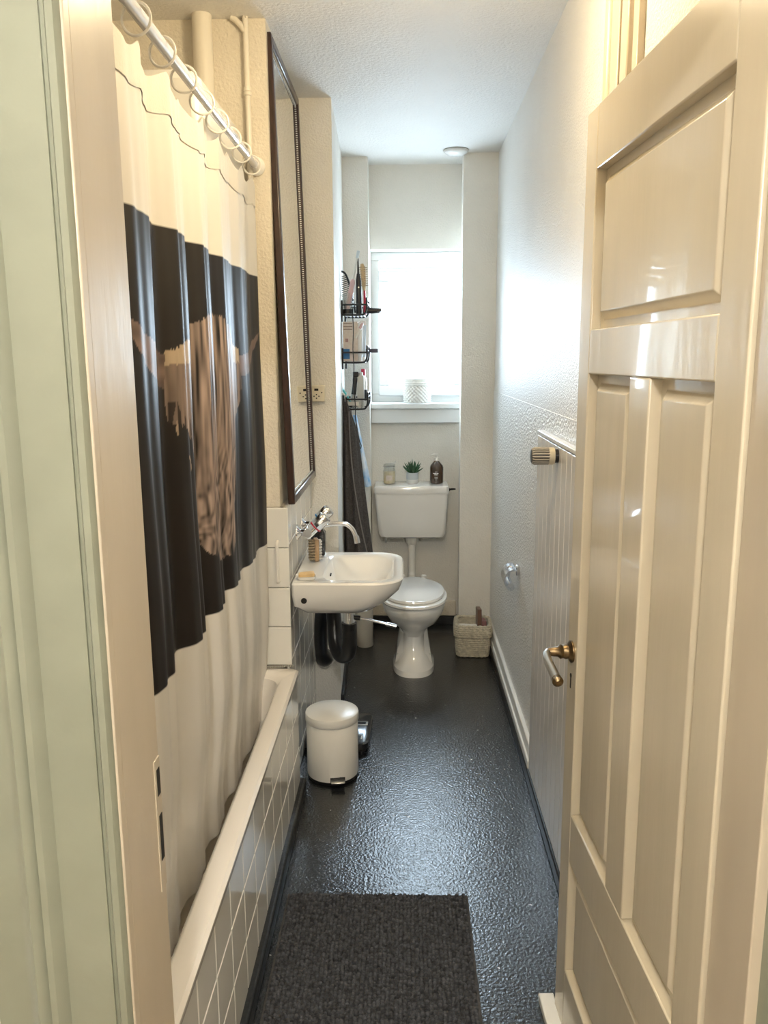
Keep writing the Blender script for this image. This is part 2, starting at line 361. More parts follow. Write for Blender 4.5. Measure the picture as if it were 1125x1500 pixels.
# ------------------------------------------------------------------ bath, rod, curtain
bt = empty('bathtub', (-.76, 1.97, 0)); tag(bt, 'built-in white enamel bath behind the shower curtain', 'bathtub'); bt.location = (0, 0, 0)
X0, X1, Y0, Y1 = -1.118, -.396, 1.075, 2.868
def ins(d, z, r): return rrect(X0+d, X1-d, Y0+d, Y1-d, r, z)
mb = MB().loft([ins(.004, .488, .02), ins(0, .494, .022), ins(0, .508, .022), ins(.008, .515, .025), ins(.05, .512, .06), ins(.062, .500, .08), ins(.085, .35, .10), ins(.12, .20, .13), ins(.19, .15, .15)], cap0=False)
mb.build('tub_body', enamel, bt)
pts = [(-.60+.18*i/24, 2.862-.012*math.sin(PI*i/24), .521+.006*(i/24)) for i in range(25)]
c = MB()
for p in pts: c.lathe([(0, -.0045), (.0035, -.003), (.0045, 0), (.0035, .003), (0, .0045)], p, 6)
c.build('plug_chain', steel, bt)
rod = empty('curtain_rod', (0, 0, 0)); tag(rod, 'white metal shower curtain rod above the bath', 'curtain rod')
RX, RZ = -.497, 2.285
MB().tube([(RX, 1.062, RZ), (RX, 2.882, RZ)], .0125, 14).build('tube', mat('rod_white', (.82, .83, .86), .2, metal=.3), rod)
for yy, sg in ((2.884, -1), (1.062, 1)): MB().lathe([(.03, 0), (.03, sg*.008), (.018, sg*.02), (.014, sg*.04)], (RX, yy, RZ), 18, 'Y').build('end_flange', plastic_w, rod)
cur = empty('shower_curtain', (0, 0, 0)); tag(cur, 'white shower curtain printed with a highland cow on black', 'shower curtain')
NY, NZ = 760, 460
ys = np.linspace(1.08, 2.845, NY); zs = np.linspace(.35, 2.235, NZ)
YY, ZZ = np.meshgrid(ys, zs, indexing='ij')
def fold(y, z):
    ph = 2*PI*(y-1.20)/.27 + .8*np.sin(2.6*y+.4) + .35*np.sin(6.1*y+.12*z)
    amp = (.009 + .009*np.clip((2.25-z)/1.4, 0, 1))*(.75+.35*np.sin(3.7*y+1.))
    f = np.tanh(1.6*np.sin(ph)) + .35*np.sin(2*ph+.9) + .12*np.sin(5*ph+2*z)
    return RX - .006 - .022*np.clip((.75-z)/.3, 0, 1) + amp*f*(1-.5*np.clip((.75-z)/.3, 0, 1)) + .003*np.sin(7*z+4*y) * np.clip((2.2-z), 0, 1)
nring = 11; ring_y = [1.14+i*(2.80-1.14)/(nring-1) for i in range(nring)]
sag = np.abs(np.sin(PI*(YY-1.14)/((2.80-1.14)/(nring-1))))
zt = np.clip((ZZ-2.0)/.235, 0, 1)
ZD = ZZ - .030*sag*zt**2
XX = fold(YY, ZZ)
XX = np.minimum(XX, -.466 + .0*ZZ) if False else XX
# print colours
def inpoly(poly, y, z):
    r = np.zeros(y.shape, bool); n = len(poly); j = n-1
    for i in range(n):
        yi, zi = poly[i]; yj, zj = poly[j]
        cnd = ((zi > z) != (zj > z)) & (y < (yj-yi)*(z-zi)/((zj-zi) or 1e-9)+yi); r ^= cnd; j = i
    return r
rs = np.random.default_rng(3)
def vnoise(a, b_, seed):
    tab = np.random.default_rng(seed).random((64, 64)); ia = np.floor(a).astype(int); ib = np.floor(b_).astype(int); fa = a-ia; fb = b_-ib
    fa = fa*fa*(3-2*fa); fb = fb*fb*(3-2*fb); g = lambda i, k: tab[i % 64, k % 64]
    return (g(ia, ib)*(1-fa)+g(ia+1, ib)*fa)*(1-fb)+(g(ia, ib+1)*(1-fa)+g(ia+1, ib+1)*fa)*fb
wob = .012*(vnoise(YY*60, ZZ*12, 1)-.5)+.02*(vnoise(YY*20, ZZ*20, 2)-.5)
PYY, PZZ = YY+wob, ZZ+.010*(vnoise(YY*260, ZZ*6, 5)-.5)
C = np.zeros((NY, NZ, 3)); C[:] = (.72, .695, .65)
ins_ = (ZZ > .995) & (ZZ < 1.925)
C[ins_] = (.014, .011, .010)
fore = [(1.895, 1.69), (1.96, 1.725), (2.06, 1.755), (2.16, 1.772), (2.26, 1.768), (2.33, 1.748), (2.372, 1.71), (2.381, 1.506), (2.342, 1.242), (2.275, 1.093), (2.137, 1.107), (2.019, 1.161), (1.958, 1.24), (1.961, 1.399), (1.918, 1.491), (1.902, 1.577), (1.894, 1.661)]
lhead = [(1.755, 1.670), (1.905, 1.70), (1.91, 1.578), (1.94, 1.45), (1.86, 1.47), (1.80, 1.505), (1.755, 1.52), (1.748, 1.595)]
rhead = [(2.36, 1.712), (2.515, 1.682), (2.525, 1.597), (2.50, 1.51), (2.41, 1.455), (2.36, 1.52)]
lhorn = [(1.44, 1.745), (1.50, 1.70), (1.533, 1.662), (1.608, 1.622), (1.76, 1.585), (1.76, 1.66), (1.654, 1.685), (1.576, 1.70), (1.50, 1.73)]
rhorn = [(2.515, 1.662), (2.515, 1.600), (2.62, 1.605), (2.727, 1.64), (2.81, 1.712), (2.83, 1.74), (2.74, 1.70), (2.65, 1.672)]
st = vnoise(YY*120+2.0*vnoise(YY*9, ZZ*7, 9), ZZ*7, 4)*.6+vnoise(YY*170, ZZ*14, 6)*.4
curl = vnoise(YY*110+9*vnoise(YY*9, ZZ*9, 10), ZZ*26+9*vnoise(YY*9, ZZ*11, 11), 12)*.7+vnoise(YY*190, ZZ*40, 15)*.3
kk = np.clip((1.47-ZZ)/.14, 0, 1); tex = st*(1-.75*kk)+curl*.75*kk
def shade(mask, base, lo, tx):
    for k in range(3): C[..., k] = np.where(mask & ins_, base[k]*(lo+(1.35-lo)*tx), C[..., k])
hn = vnoise(YY*12, ZZ*40, 8)
shade(inpoly(lhorn, PYY, YY*0+ZZ), (.19, .13, .105), .45, hn); shade(inpoly(rhorn, PYY, ZZ), (.19, .13, .11), .45, hn)
for hp in (lhead, rhead):
    mk = inpoly(hp, PYY, PZZ); shade(mk, (.27, .20, .16), .12, tex); shade(mk & (ZZ > 1.63+.02*st), (.42, .33, .23), .75, st); shade(mk & (ZZ < 1.56) & (st < .42), (.05, .035, .03), .3, tex)
shade(inpoly(fore, PYY, PZZ), (.31, .232, .19), .0, np.clip((tex-.5)*1.7+.5, 0, 1))
wisps = (vnoise(YY*130, ZZ*22, 14) > .80) & inpoly([(1.76, 1.52), (1.95, 1.50), (1.95, 1.36), (1.85, 1.40)], PYY, PZZ)
shade(wisps, (.40, .30, .22), .5, st)
def grid_mesh(name, X, Y, Z, cols, m_):
    n1, n2 = X.shape; v = np.stack([X, Y, Z], -1).reshape(-1, 3)
    i = np.arange((n1-1)*(n2-1)); a = (i//(n2-1))*n2 + i % (n2-1)
    f = np.stack([a, a+n2, a+n2+1, a+1], -1)
    me = bpy.data.meshes.new(name); me.vertices.add(len(v)); me.vertices.foreach_set('co', v.ravel()); me.loops.add(len(f)*4); me.loops.foreach_set('vertex_index', f.ravel())
    me.polygons.add(len(f)); me.polygons.foreach_set('loop_start', np.arange(len(f))*4); me.update(calc_edges=True); me.validate(); me.shade_smooth()
    if cols is not None:
        at = me.color_attributes.new('print', 'FLOAT_COLOR', 'POINT'); at.data.foreach_set('color', np.concatenate([cols.reshape(-1, 3), np.ones((len(v), 1))], 1).ravel())
    me.materials.append(m_); return me
cm = bpy.data.materials.new('curtain_print'); cm.use_nodes = True; nt = cm.node_tree; bb = nt.nodes['Principled BSDF']
an = nt.nodes.new('ShaderNodeAttribute'); an.attribute_name = 'print'; nt.links.new(an.outputs['Color'], bb.inputs['Base Color'])
bb.inputs['Roughness'].default_value = .46; bb.inputs['Specular IOR Level'].default_value = .35
o = bpy.data.objects.new('cloth', grid_mesh('cloth', XX, YY, ZD, C, cm)); col.objects.link(o); o.parent = cur
so = o.modifiers.new('th', 'SOLIDIFY'); so.thickness = .0008
hem_m = mat('curtain_hem', (.70, .665, .60), .6, bump=.2, bscale=200)
k0 = int(NZ*.955); hemz = ZD[:, k0:]
o = bpy.data.objects.new('hem', grid_mesh('hem', XX[:, k0:]+.0022, YY[:, k0:], hemz, None, hem_m)); col.objects.link(o); o.parent = cur
for ry in ring_y:
    MB().torus((RX, ry, RZ-.013), .029, .0028, 'Y', 24, 8, Euler((0, 0, R(random.uniform(-14, 22))))).build('ring', plastic_w, cur)
# pipes and casing above the bath
o = MB().tube([(-.652, 2.85, 2.0), (-.652, 2.85, CZ)], .032, 18).build('drain_pipe', pipe_m); tag(o, 'thick cream painted vertical pipe beside the ceiling, above the bath', 'pipe')
pp = empty('water_pipe', (0, 0, 0)); tag(pp, 'thin cream painted vertical pipe next to the tall mirror', 'pipe')
MB().tube(smooth_path([(-.56, 2.868, CZ-.002), (-.54, 2.868, CZ-.015), (-.517, 2.868, CZ-.05), (-.515, 2.868, CZ-.12), (-.515, 2.868, 1.13)], 5), .0095, 12).build('tube', pipe_m, pp)
MB().lathe([(.009, 0), (.013, .003), (.013, .012), (.0105, .014), (.013, .016), (.013, .026), (.009, .03)], (-.515, 2.868, 2.50), 14).build('coupling', pipe_m, pp)
mb = MB()
mb.loft([[(x, y, z) for (x, z) in [(-.80, 2.05), (-.535, 2.05), (-.535, 2.35), (-.542, 2.385), (-.565, 2.405), (-.59, 2.41), (-.80, 2.41)]] for y in (2.30, 2.874)])
o = mb.build('pipe_casing', plastic_w, None, .03); tag(o, 'rounded cream casing behind the curtain rod', 'casing')
o = MB().tube(smooth_path([(-.462, 2.866, 1.00), (-.462, 2.845, .995), (-.462, 2.845, .97), (-.462, 2.845, .88), (-.462, 2.845, .855), (-.462, 2.866, .85)], 4), .006, 8).build('grab_handle', plastic_w)
tag(o, 'small white grab handle on the tiles above the bath end', 'handle')

# ------------------------------------------------------------------ mirror
MH, MW = 1.585, .715
mir = empty('wall_mirror', (-.405, 2.912, 1.127), (0, R(-1.35), 0)); tag(mir, 'tall mirror in dark brown wooden frame on the wall over the basin', 'mirror')
fwid = .032
for nm, q in (('side_rail', (0, fwid, 0, MH)), ('side_rail', (MW-fwid, MW, 0, MH)), ('bottom_rail', (fwid, MW-fwid, 0, fwid)), ('top_rail', (fwid, MW-fwid, MH-fwid, MH))):
    MB().box(-.022, .004, q[0], q[1], q[2], q[3]).build(nm, dark_wood, mir, .005)
MB().box(-.016, -.008, fwid-.004, MW-fwid+.004, fwid-.004, MH-fwid+.004).build('glass', mirror_m, mir, smooth=0)
mb = MB()
def bead(y, z): mb.lathe([(0, -.003), (.0022, -.0015), (.0022, .0015), (0, .003)], (-.0065, y, z), 5)
zz = fwid
while zz < MH-fwid: bead(fwid+.003, zz); bead(MW-fwid-.003, zz); zz += .0085
yy = fwid
while yy < MW-fwid: bead(yy, fwid+.003); bead(yy, MH-fwid-.003); yy += .0085
mb.build('bead_trim', bead_m, mir)

# socket
so_ = empty('wall_socket', (-.397, 3.71, 1.497)); tag(so_, 'cream wall socket with switch on the pier beside the mirror', 'socket')
MB().box(-.038, .038, -.03, 0, -.037, .037).build('box', mat('socket_cream', (.80, .74, .60), .35), so_, .005)
MB().box(-.009, .009, -.033, -.029, .012, .022).build('rocker', dark_hole, so_)
for dx, dz in ((-.011, -.012), (.011, -.012), (0, -.005), (0, -.021), (.024, .004)): MB().lathe([(0, 0), (.0032, 0), (.0032, -.0015), (0, -.0015)], (dx, -.0298, dz), 8, 'Y').build('hole', dark_hole, so_)

# ------------------------------------------------------------------ basin
sk = empty('wash_basin', (0, 0, 0)); tag(sk, 'white ceramic wash basin hung on the tiled wall', 'wash basin')
def sl(x0, x1, y0, y1, z, rf, rb=.012): return rrect(x0, x1, y0, y1, [rb, rf, rf, rb], z, 8)
bx0, bx1, by0, by1 = -.421, -.006, 2.888, 3.385
mb = MB().loft([sl(-.32, -.15, 3.03, 3.24, .692, .06, .05), sl(-.385, -.12, 2.945, 3.325, .704, .09, .03), sl(-.417, -.065, 2.900, 3.370, .742, .12, .02), sl(bx0, bx1-.014, by0+.004, by1-.004, .785, .12),
                sl(bx0, bx1-.003, by0, by1, .818, .11), sl(bx0, bx1, by0, by1, .829, .11), sl(bx0+.004, bx1-.006, by0+.006, by1-.006, .836, .105),
                sl(-.315, -.040, 2.935, 3.338, .834, .085, .06), sl(-.305, -.050, 2.945, 3.328, .824, .085, .06), sl(-.290, -.066, 2.965, 3.308, .775, .085, .07), sl(-.262, -.10, 3.01, 3.265, .738, .075, .07), sl(-.215, -.15, 3.08, 3.19, .728, .03, .03)])
mb.build('bowl', ceramic, sk)
MB().lathe([(0, 0), (.021, 0), (.023, .002), (.018, .003), (0, .003)], (-.183, 3.135, .7275), 18).build('drain', chrome, sk)
MB().box(-.299, -.294, 3.12, 3.15, .80, .806).build('overflow_slot', dark_hole, sk)
MB().lathe([(0, 0), (.011, 0), (.011, -.003), (0, -.003)], (-.375, 2.8935, .768), 14, 'Y').build('fixing_hole', dark_hole, sk)
# tap
tp = empty('wall_tap', (0, 0, 0)); tag(tp, 'chrome two-handle mixer tap on the tiles above the basin', 'tap')
for yy in (3.09, 3.25):
    f_ = MB().lathe([(.0, 0), (.031, 0), (.030, .004), (.015, .012), (.011, .018)], (-.421, yy, .985), 20, 'X').build('wall_flange', chrome, tp)
    MB().tube([(-.41, yy, .985), (-.375, yy, .985)], .0125, 12).build('inlet', chrome, tp)
    d = Vector((.72, .04, .69)).normalized(); p0 = Vector((-.372, yy, .985))
    MB().tube([p0-d*.02, p0+d*.03], .019, 14).build('valve_body', chrome, tp)
    k = MB().tube([p0+d*.032, p0+d*.036, p0+d*.085, p0+d*.092], [.021, .025, .0265, .022], 8).build('tap_knob', chrome, tp)
    MB().tube([p0+d*.031, p0+d*.036], .0262, 14).build('ring', red_m if yy < 3.2 else blue_m, k)
MB().tube([(-.378, 3.07, .985), (-.378, 3.27, .985)], .017, 14).build('body', chrome, tp)
MB().tube(smooth_path([(-.375, 3.17, .985), (-.35, 3.17, .992), (-.29, 3.17, 1.002), (-.24, 3.17, 1.003), (-.213, 3.17, .985), (-.198, 3.17, .955), (-.194, 3.17, .94)], 6), .0095, 12).build('spout', chrome, tp)
MB().tube([(-.196, 3.17, .952), (-.191, 3.17, .925)], .0125, 14).build('aerator', chrome, tp)
# things on the basin
zt0 = .836
bo = empty('soap_bottle', (-.365, 3.345, zt0)); tag(bo, 'dark angular soap bottle under the tap', 'bottle')
MB().loft([rrect(-.026, .026, -.026, .026, .006, 0), rrect(-.029, .029, -.029, .029, .006, .006), rrect(-.029, .029, -.029, .029, .006, .095), rrect(-.012, .012, -.012, .012, .008, .125)]).build('body', dark_glass, bo)
MB().lathe([(.011, .12), (.011, .140), (.007, .142), (.007, .15)], (0, 0, 0), 14).build('cap', black_p, bo)
nb = empty('nail_brush', (-.372, 3.235, zt0), (0, 0, R(15))); tag(nb, 'wooden nail brush standing upright on the basin', 'brush')
MB().box(0, .018, -.022, .022, 0, .092).build('wood_back', wood_l, nb, .004)
mb = MB(); 
for i in range(7):
    for j in range(4): mb.tube([(.0, -.016+j*.0107, .010+i*.0120), (-.022, -.016+j*.0107+random.uniform(-.002, .002), .010+i*.012)], .0042, 6)
mb.build('bristles', bristle, nb)
mb = MB()
for i in range(7):
    for j in range(4): mb.tube([(.018, -.016+j*.0107, .010+i*.0120), (.030, -.016+j*.0107, .010+i*.012)], .0036, 6)
mb.build('bristles', wicker_w, nb)
sd = empty('soap_dish', (-.372, 2.955, zt0), (0, 0, R(8))); tag(sd, 'small white soap dish on the near basin corner', 'soap dish')
MB().loft([rrect(-.030, .030, -.022, .022, .01, 0), rrect(-.040, .040, -.030, .030, .012, .013), rrect(-.036, .036, -.026, .026, .01, .013), rrect(-.028, .028, -.02, .02, .01, .005)]).build('dish', ceramic, sd)
o = MB().loft([rrect(-.026, .026, -.017, .017, .008, 0), rrect(-.031, .031, -.021, .021, .012, .006), rrect(-.029, .029, -.019, .019, .012, .015), rrect(-.018, .018, -.01, .01, .008, .018)]).build('soap_bar', soap_m)
o.location = (-.370, 2.956, zt0+.0075); o.rotation_euler = (R(3), R(-4), R(10)); tag(o, 'amber soap bar in the white dish', 'soap')
# siphon
sp_ = empty('basin_siphon', (0, 0, 0)); tag(sp_, 'black flexible waste trap under the wash basin', 'waste trap')
DX, DY = -.225, 3.13
MB().lathe([(.042, .70), (.042, .672), (.036, .655)], (DX, DY, 0), 20).build('waste_boss', ceramic, sp_)
MB().lathe([(.024, .665), (.024, .60), (.027, .598), (.027, .578), (.022, .576)], (DX, DY, 0), 18).build('tailpiece', chrome, sp_)
MB().lathe([(.031, .605), (.031, .575), (.027, .570)], (DX, DY, 0), 18).build('slip_nut', black_p, sp_)
hp = smooth_path([(DX, DY, .585), (DX, DY, .52), (DX-.012, DY+.02, .462), (DX-.045, DY+.05, .452), (DX-.066, DY+.09, .50), (DX-.075, DY+.13, .60), (DX-.098, DY+.19, .655), (DX-.128, DY+.25, .62), (DX-.150, DY+.33, .48), (DX-.165, DY+.45, .33), (DX-.159, 3.64, .262), (DX-.160, 3.695, .245)], 5)
MB().tube(hp, [.031]*(len(hp)-9)+[.034, .036, .038, .04, .042, .043, .043, .043, .043], 14).build('hose', black_p, sp_)
MB().lathe([(.0, 0), (.054, 0), (.053, -.01), (.046, -.022), (.043, -.022)], (DX-.160, 3.71, .245), 22, 'Y').build('wall_collar', plastic_w, sp_)
rd = MB().tube([(DX+.02, DY, .627), (DX+.075, DY-.004, .620), (DX+.155, DY-.012, .602)], .0055, 10).build('lever_rod', chrome, sp_)
MB().tube([(DX+.150, DY-.0115, .603), (DX+.19, DY-.015, .594)], .0088, 12).build('grip', chrome, rd)
MB().tube([(DX+.02, DY, .627), (DX+.045, DY, .624)], .010, 10).build('coupling', black_p, rd)

# ------------------------------------------------------------------ towels, rack
tw = empty('hanging_towel', (0, 0, 0)); tag(tw, 'taupe terry towel hanging from a hook behind the pier', 'towel')
def towel_loop(z, cx, cy, wx, wy, k=48, ph=0., fl=.12):
    out = []
    for j in range(k):
        a = 2*PI*j/k; f = 1+fl*math.sin(5*a+ph)+fl*.5*math.sin(9*a+1.3+ph)
        out.append((cx+wx*f*math.cos(a), cy+wy*f*math.sin(a), z))
    return out
loops = []
for i in range(26):
    t = i/25; z = 1.435-.845*t
    wx = .010+.020*min(1, t*5)+.038*t; wy = .012+.022*min(1, t*5)+.075*t
    loops.append(towel_loop(z, -.326+wx*1.0, 4.30+.03*t, wx, wy, 60, .8*t+.3, .10+.10*t))
MB().loft(loops).build('cloth', fabric_towel, tw, smooth=60)
MB().tube(smooth_path([(-.297+.10*t*t+.006, 4.262-.045*t, 1.38-.79*t) for t in [i/8 for i in range(9)]], 3), .0035, 6).build('hem_edge', towel_hem, tw)
MB().torus((-.312, 4.28, 1.445), .016, .003, 'X', 14, 6).build('loop', towel_hem, tw)
hk = MB().tube(smooth_path([(-.335, 4.28, 1.47), (-.318, 4.28, 1.468), (-.310, 4.28, 1.455), (-.302, 4.28, 1.462), (-.298, 4.28, 1.478)], 4), .004, 8).build('towel_hook', plastic_w)
tag(hk, 'small white hook holding the taupe towel', 'hook')
tb = empty('small_towel', (0, 0, 0)); tag(tb, 'thin blue and white cloth hanging behind the taupe towel', 'towel')
MB().loft([towel_loop(1.34-.40*t, -.30+.06*t+.02, 4.56, .010+.016*t, .02+.03*t, 30, t, .15) for t in [i/10 for i in range(11)]]).build('cloth', blue_towel, tb, smooth=60)
MB().torus((-.30, 4.56, 1.355), .018, .003, 'X', 14, 6).build('loop', towel_hem, tb)
def wall_x(y): return -.311-.034*(y-3.71)/1.05
ck = empty('wire_rack', (0, 0, 0)); tag(ck, 'three-tier black wire rack on the side of the wall pier', 'rack')
RY0, RY1 = 4.36, 4.62; TZ = (1.875, 1.630, 1.385); xr = -.198
for tz in TZ:
    bk = empty('basket', (0, 0, 0)); bk.parent = ck
    xw = wall_x(RY0)+.004
    for yy in (RY0, RY1):
        MB().tube([(xw, yy, tz-.035), (xw, yy, tz+.075)], .0055, 8).build('wall_bar', black_w, bk)
        for dz, lift in ((.052, .0), (.0, .0)):
            if dz: MB().tube([(xw, yy, tz+dz), (xr, yy, tz+dz)], .0045, 8).build('side_wire', black_w, bk)
            else: MB().tube(smooth_path([(xw, yy, tz), (xr-.03, yy, tz), (xr-.008, yy, tz+.010), (xr, yy, tz+.035), (xr, yy, tz+.085)], 4), .005, 8).build('side_wire', black_w, bk)
    for dz in (.062, .085): MB().tube([(xr, RY0, tz+dz), (xr, RY1, tz+dz)], .0045, 8).build('front_wire', black_w, bk)
    for i in range(6):
        xx = xw+.012+i*(xr-xw-.03)/5; MB().tube([(xx, RY0, tz), (xx, RY1, tz)], .003, 6).build('floor_wire', black_w, bk)
fl = .0065
# tier 1
cup = empty('glass_cup', (-.300, 4.40, TZ[0]+fl)); tag(cup, 'clear glass cup on the top tier of the wire rack', 'cup')
MB().lathe([(.028, .0), (.034, .105), (.032, .105), (.026, .006), (0, .006)], (0, 0, 0), 22).build('glass', clear_m, cup)
MB().lathe([(0, 0), (.031, 0), (.031, .024), (0, .024)], (0, 0, -.0), 20).build('base', black_p, cup)
def stick(name, label, cat, pts, rs, m_, parts=()):
    e = empty(name, (0, 0, 0)); tag(e, label, cat); MB().tube(pts, rs, 12).build('handle', m_, e)
    for nm, p, r_, mm in parts: MB().tube(p, r_, 10).build(nm, mm, e)
    return e
a0, a1 = Vector((-.300, 4.385, TZ[0]+.03)), Vector((-.252, 4.385, 2.135))
dd = (a1-a0)
stick('electric_toothbrush', 'pink electric toothbrush leaning in the glass cup', 'toothbrush', [a0, a0+dd*.08, a0+dd*.60, a0+dd*.66], [.013, .0145, .0135, .008], pink_m,
      [('neck', [a0+dd*.66, a0+dd*1.15], [.006, .004], grey_b), ('brush_head', [a0+dd*1.12, a0+dd*1.28], [.0065, .0075], mat('head_grey', (.55, .62, .66), .5))])
b0 = Vector((-.240, 4.40, TZ[0]+fl))
stick('electric_toothbrush', 'black electric toothbrush standing upright on the top tier', 'toothbrush', [b0, b0+Vector((0, 0, .01)), b0+Vector((-.001, 0, .17)), b0+Vector((-.002, 0, .205))], [.0155, .0165, .0145, .008], black_p,
      [('neck', [b0+Vector((-.002, 0, .20)), b0+Vector((-.003, 0, .285))], [.006, .0035], black_p), ('button', [b0+Vector((0, -.013, .135)), b0+Vector((0, -.0165, .135))], .004, steel)])
cb = empty('comb', (-.302, 4.47, TZ[0]+.10), (0, R(-12), 0)); tag(cb, 'black wide-toothed comb sticking up from the top tier', 'comb')
MB().tube(smooth_path([(.020, 0, -.09), (.022, 0, .0), (.020, 0, .08), (.008, 0, .125), (-.015, 0, .135), (-.036, 0, .122)], 4), .0055, 8).build('spine', black_p, cb)
for i in range(11): MB().tube([(.020, 0, .012+i*.0098), (-.030, 0, .008+i*.0098)], [.0026, .0014], 6).build('tooth', black_p, cb)
hb = empty('hair_brush', (-.212, 4.47, TZ[0]+fl), (0, 0, 0)); tag(hb, 'wooden round hair brush with red handle on the top tier', 'hair brush')
MB().tube([(0, 0, .0), (0, 0, .02), (-.002, 0, .13)], [.006, .008, .006], 10).build('handle', red_m, hb)
MB().tube([(-.002, 0, .125), (-.004, 0, .15), (-.010, 0, .24), (-.014, 0, .262)], [.007, .012, .015, .008], 12).build('head', hair_wood, hb)
mb = MB()
for i in range(9):
    for a in range(6):
        t = .15+i*.0115; q = a*PI/3; mb.tube([(-.005-.0006*i, 0, t), (-.005-.0006*i+.024*math.cos(q), .024*math.sin(q), t+.002)], .0022, 5)
mb.build('bristles', bristle, hb)
# dryer and dark holder on the outer side
o = empty('hair_dryer', (0, 0, 0)); tag(o, 'black hair dryer nozzle poking out of the top tier', 'hair dryer')
MB().tube([(-.225, 4.52, 1.906), (-.19, 4.52, 1.905), (-.172, 4.52, 1.904), (-.135, 4.52, 1.905)], [.018, .017, .015, .012], 14).build('barrel', black_p, o)
MB().box(-.15, -.125, 4.495, 4.545, 1.898, 1.914).build('nozzle', black_p, o, .003)
# tier 2
z2 = TZ[1]+fl
cx_ = empty('carton', (-.288, 4.44, z2)); tag(cx_, 'speckled beige carton with blue patch on the middle tier', 'carton')
MB().box(-.040, .040, -.05, .05, 0, .205).build('box', carton, cx_, .002)
MB().box(-.041, -.004, -.0512, -.0495, .012, .065).build('blue_patch', blue_m, cx_)
for zz_ in (.195, .178, .165): MB().box(-.034, .012, -.0510, -.0498, zz_, zz_+.003).build('print_line', brown_m, cx_)
for xx_ in (-.022, -.014): MB().box(xx_-.003, xx_+.003, -.0510, -.0498, .10, .118).build('print_mark', mauve_m, cx_)
for i, (xx, yy, hh, mm, lb) in enumerate(((-.237, 4.40, .20, pot_w, 'white tube standing at the front of the middle tier'), (-.222, 4.46, .19, pot_m, 'pale blue tube behind the white tube on the middle tier'), (-.226, 4.53, .215, carton, 'beige tube at the back of the middle tier'))):
    e = empty('cream_tube', (xx, yy, z2)); tag(e, lb, 'tube')
    MB().lathe([(.010, 0), (.010, .022)], (0, 0, 0), 14).build('cap', plastic_w, e)
    MB().loft([[(.013*math.cos(2*PI*j/16), .013*math.sin(2*PI*j/16), .022) for j in range(16)], [(.0135*math.cos(2*PI*j/16), .012*math.sin(2*PI*j/16), hh*.6) for j in range(16)], [(.016*math.cos(2*PI*j/16), .0015*math.sin(2*PI*j/16), hh) for j in range(16)]]).build('body', mm, e)
e = empty('lip_stick', (-.262, 4.385, z2+.12), (0, R(28), 0)); tag(e, 'pink and white stick lying slanted on the carton', 'stick')
MB().lathe([(.008, 0), (.008, .055)], (0, 0, 0), 12).build('body', paper_m, e); MB().lathe([(.0085, .055), (.0085, .08), (.004, .088)], (0, 0, 0), 12).build('cap', pink_m, e)
o = empty('razor_holder', (0, 0, 0)); tag(o, 'dark slim case poking out of the middle tier', 'case')
MB().box(-.215, -.145, 4.50, 4.53, z2+.045, z2+.066).build('case', mat('slate', (.06, .06, .085), .4), o, .004); MB().box(-.2155, -.205, 4.499, 4.531, z2+.044, z2+.067).build('end_cap', black_p, o, .003)
# tier 3
z3 = TZ[2]+fl
e = empty('lotion_bottle', (-.236, 4.41, z3)); tag(e, 'tall pale grey bottle on the lowest tier', 'bottle')
MB().loft([rrect(-.017, .017, -.017, .017, .006, 0), rrect(-.019, .019, -.019, .019, .006, .005), rrect(-.0175, .0175, -.0175, .0175, .006, .17)]).build('body', grey_b, e); MB().lathe([(.012, .17), (.012, .185), (.008, .188)], (0, 0, 0), 14).build('cap', grey_b, e)
e = empty('hair_trimmer', (-.285, 4.40, z3)); tag(e, 'black trimmer standing slanted on the lowest tier', 'trimmer')
MB().tube([(0, 0, 0), (.004, 0, .02), (.020, 0, .15), (.022, 0, .165)], [.012, .014, .012, .008], 12).build('body', black_p, e); MB().box(.008, .038, -.012, .012, .163, .19).build('blade_head', black_p, e, .004)
MB().tube([(.006, -.003, .03), (.011, -.003, .07)], .0148, 12).build('grip_band', steel, e)
e = empty('razor', (-.305, 4.385, z3+.015), (0, R(-22), 0)); tag(e, 'cyan plastic razor leaning on the lowest tier', 'razor')
MB().tube([(.02, 0, 0), (.012, 0, .06), (.0, 0, .11), (-.006, 0, .125)], [.005, .0065, .0055, .004], 10).build('handle', cyan_m, e); MB().box(-.022, .012, -.018, .018, .120, .140).build('head', cyan_m, e, .004)
e = empty('clear_tray', (-.275, 4.42, z3)); tag(e, 'small clear tray on the floor of the lowest tier', 'tray'); MB().loft([rrect(-.05, .05, -.05, .05, .01, 0), rrect(-.052, .052, -.052, .052, .01, .045), rrect(-.050, .050, -.050, .050, .01, .045), rrect(-.048, .048, -.048, .048, .01, .003)]).build('dish', clear_m, e)
MB().box(-.03, .03, -.053, -.0522, .012, .032).build('sticker', paper_m, e)
e = empty('shampoo_bottle', (-.229, 4.55, z3)); tag(e, 'white bottle with red cap at the back of the lowest tier', 'bottle')
MB().lathe([(.018, 0), (.019, .005), (.019, .15), (.010, .165)], (0, 0, 0), 16).build('body', plastic_w, e); MB().lathe([(.012, .165), (.012, .20), (.010, .203)], (0, 0, 0), 14).build('cap', red_m, e)
MB().lathe([(.0194, .03), (.0194, .09)], (0, 0, 0), 16, cap=False).build('sleeve', black_p, e)
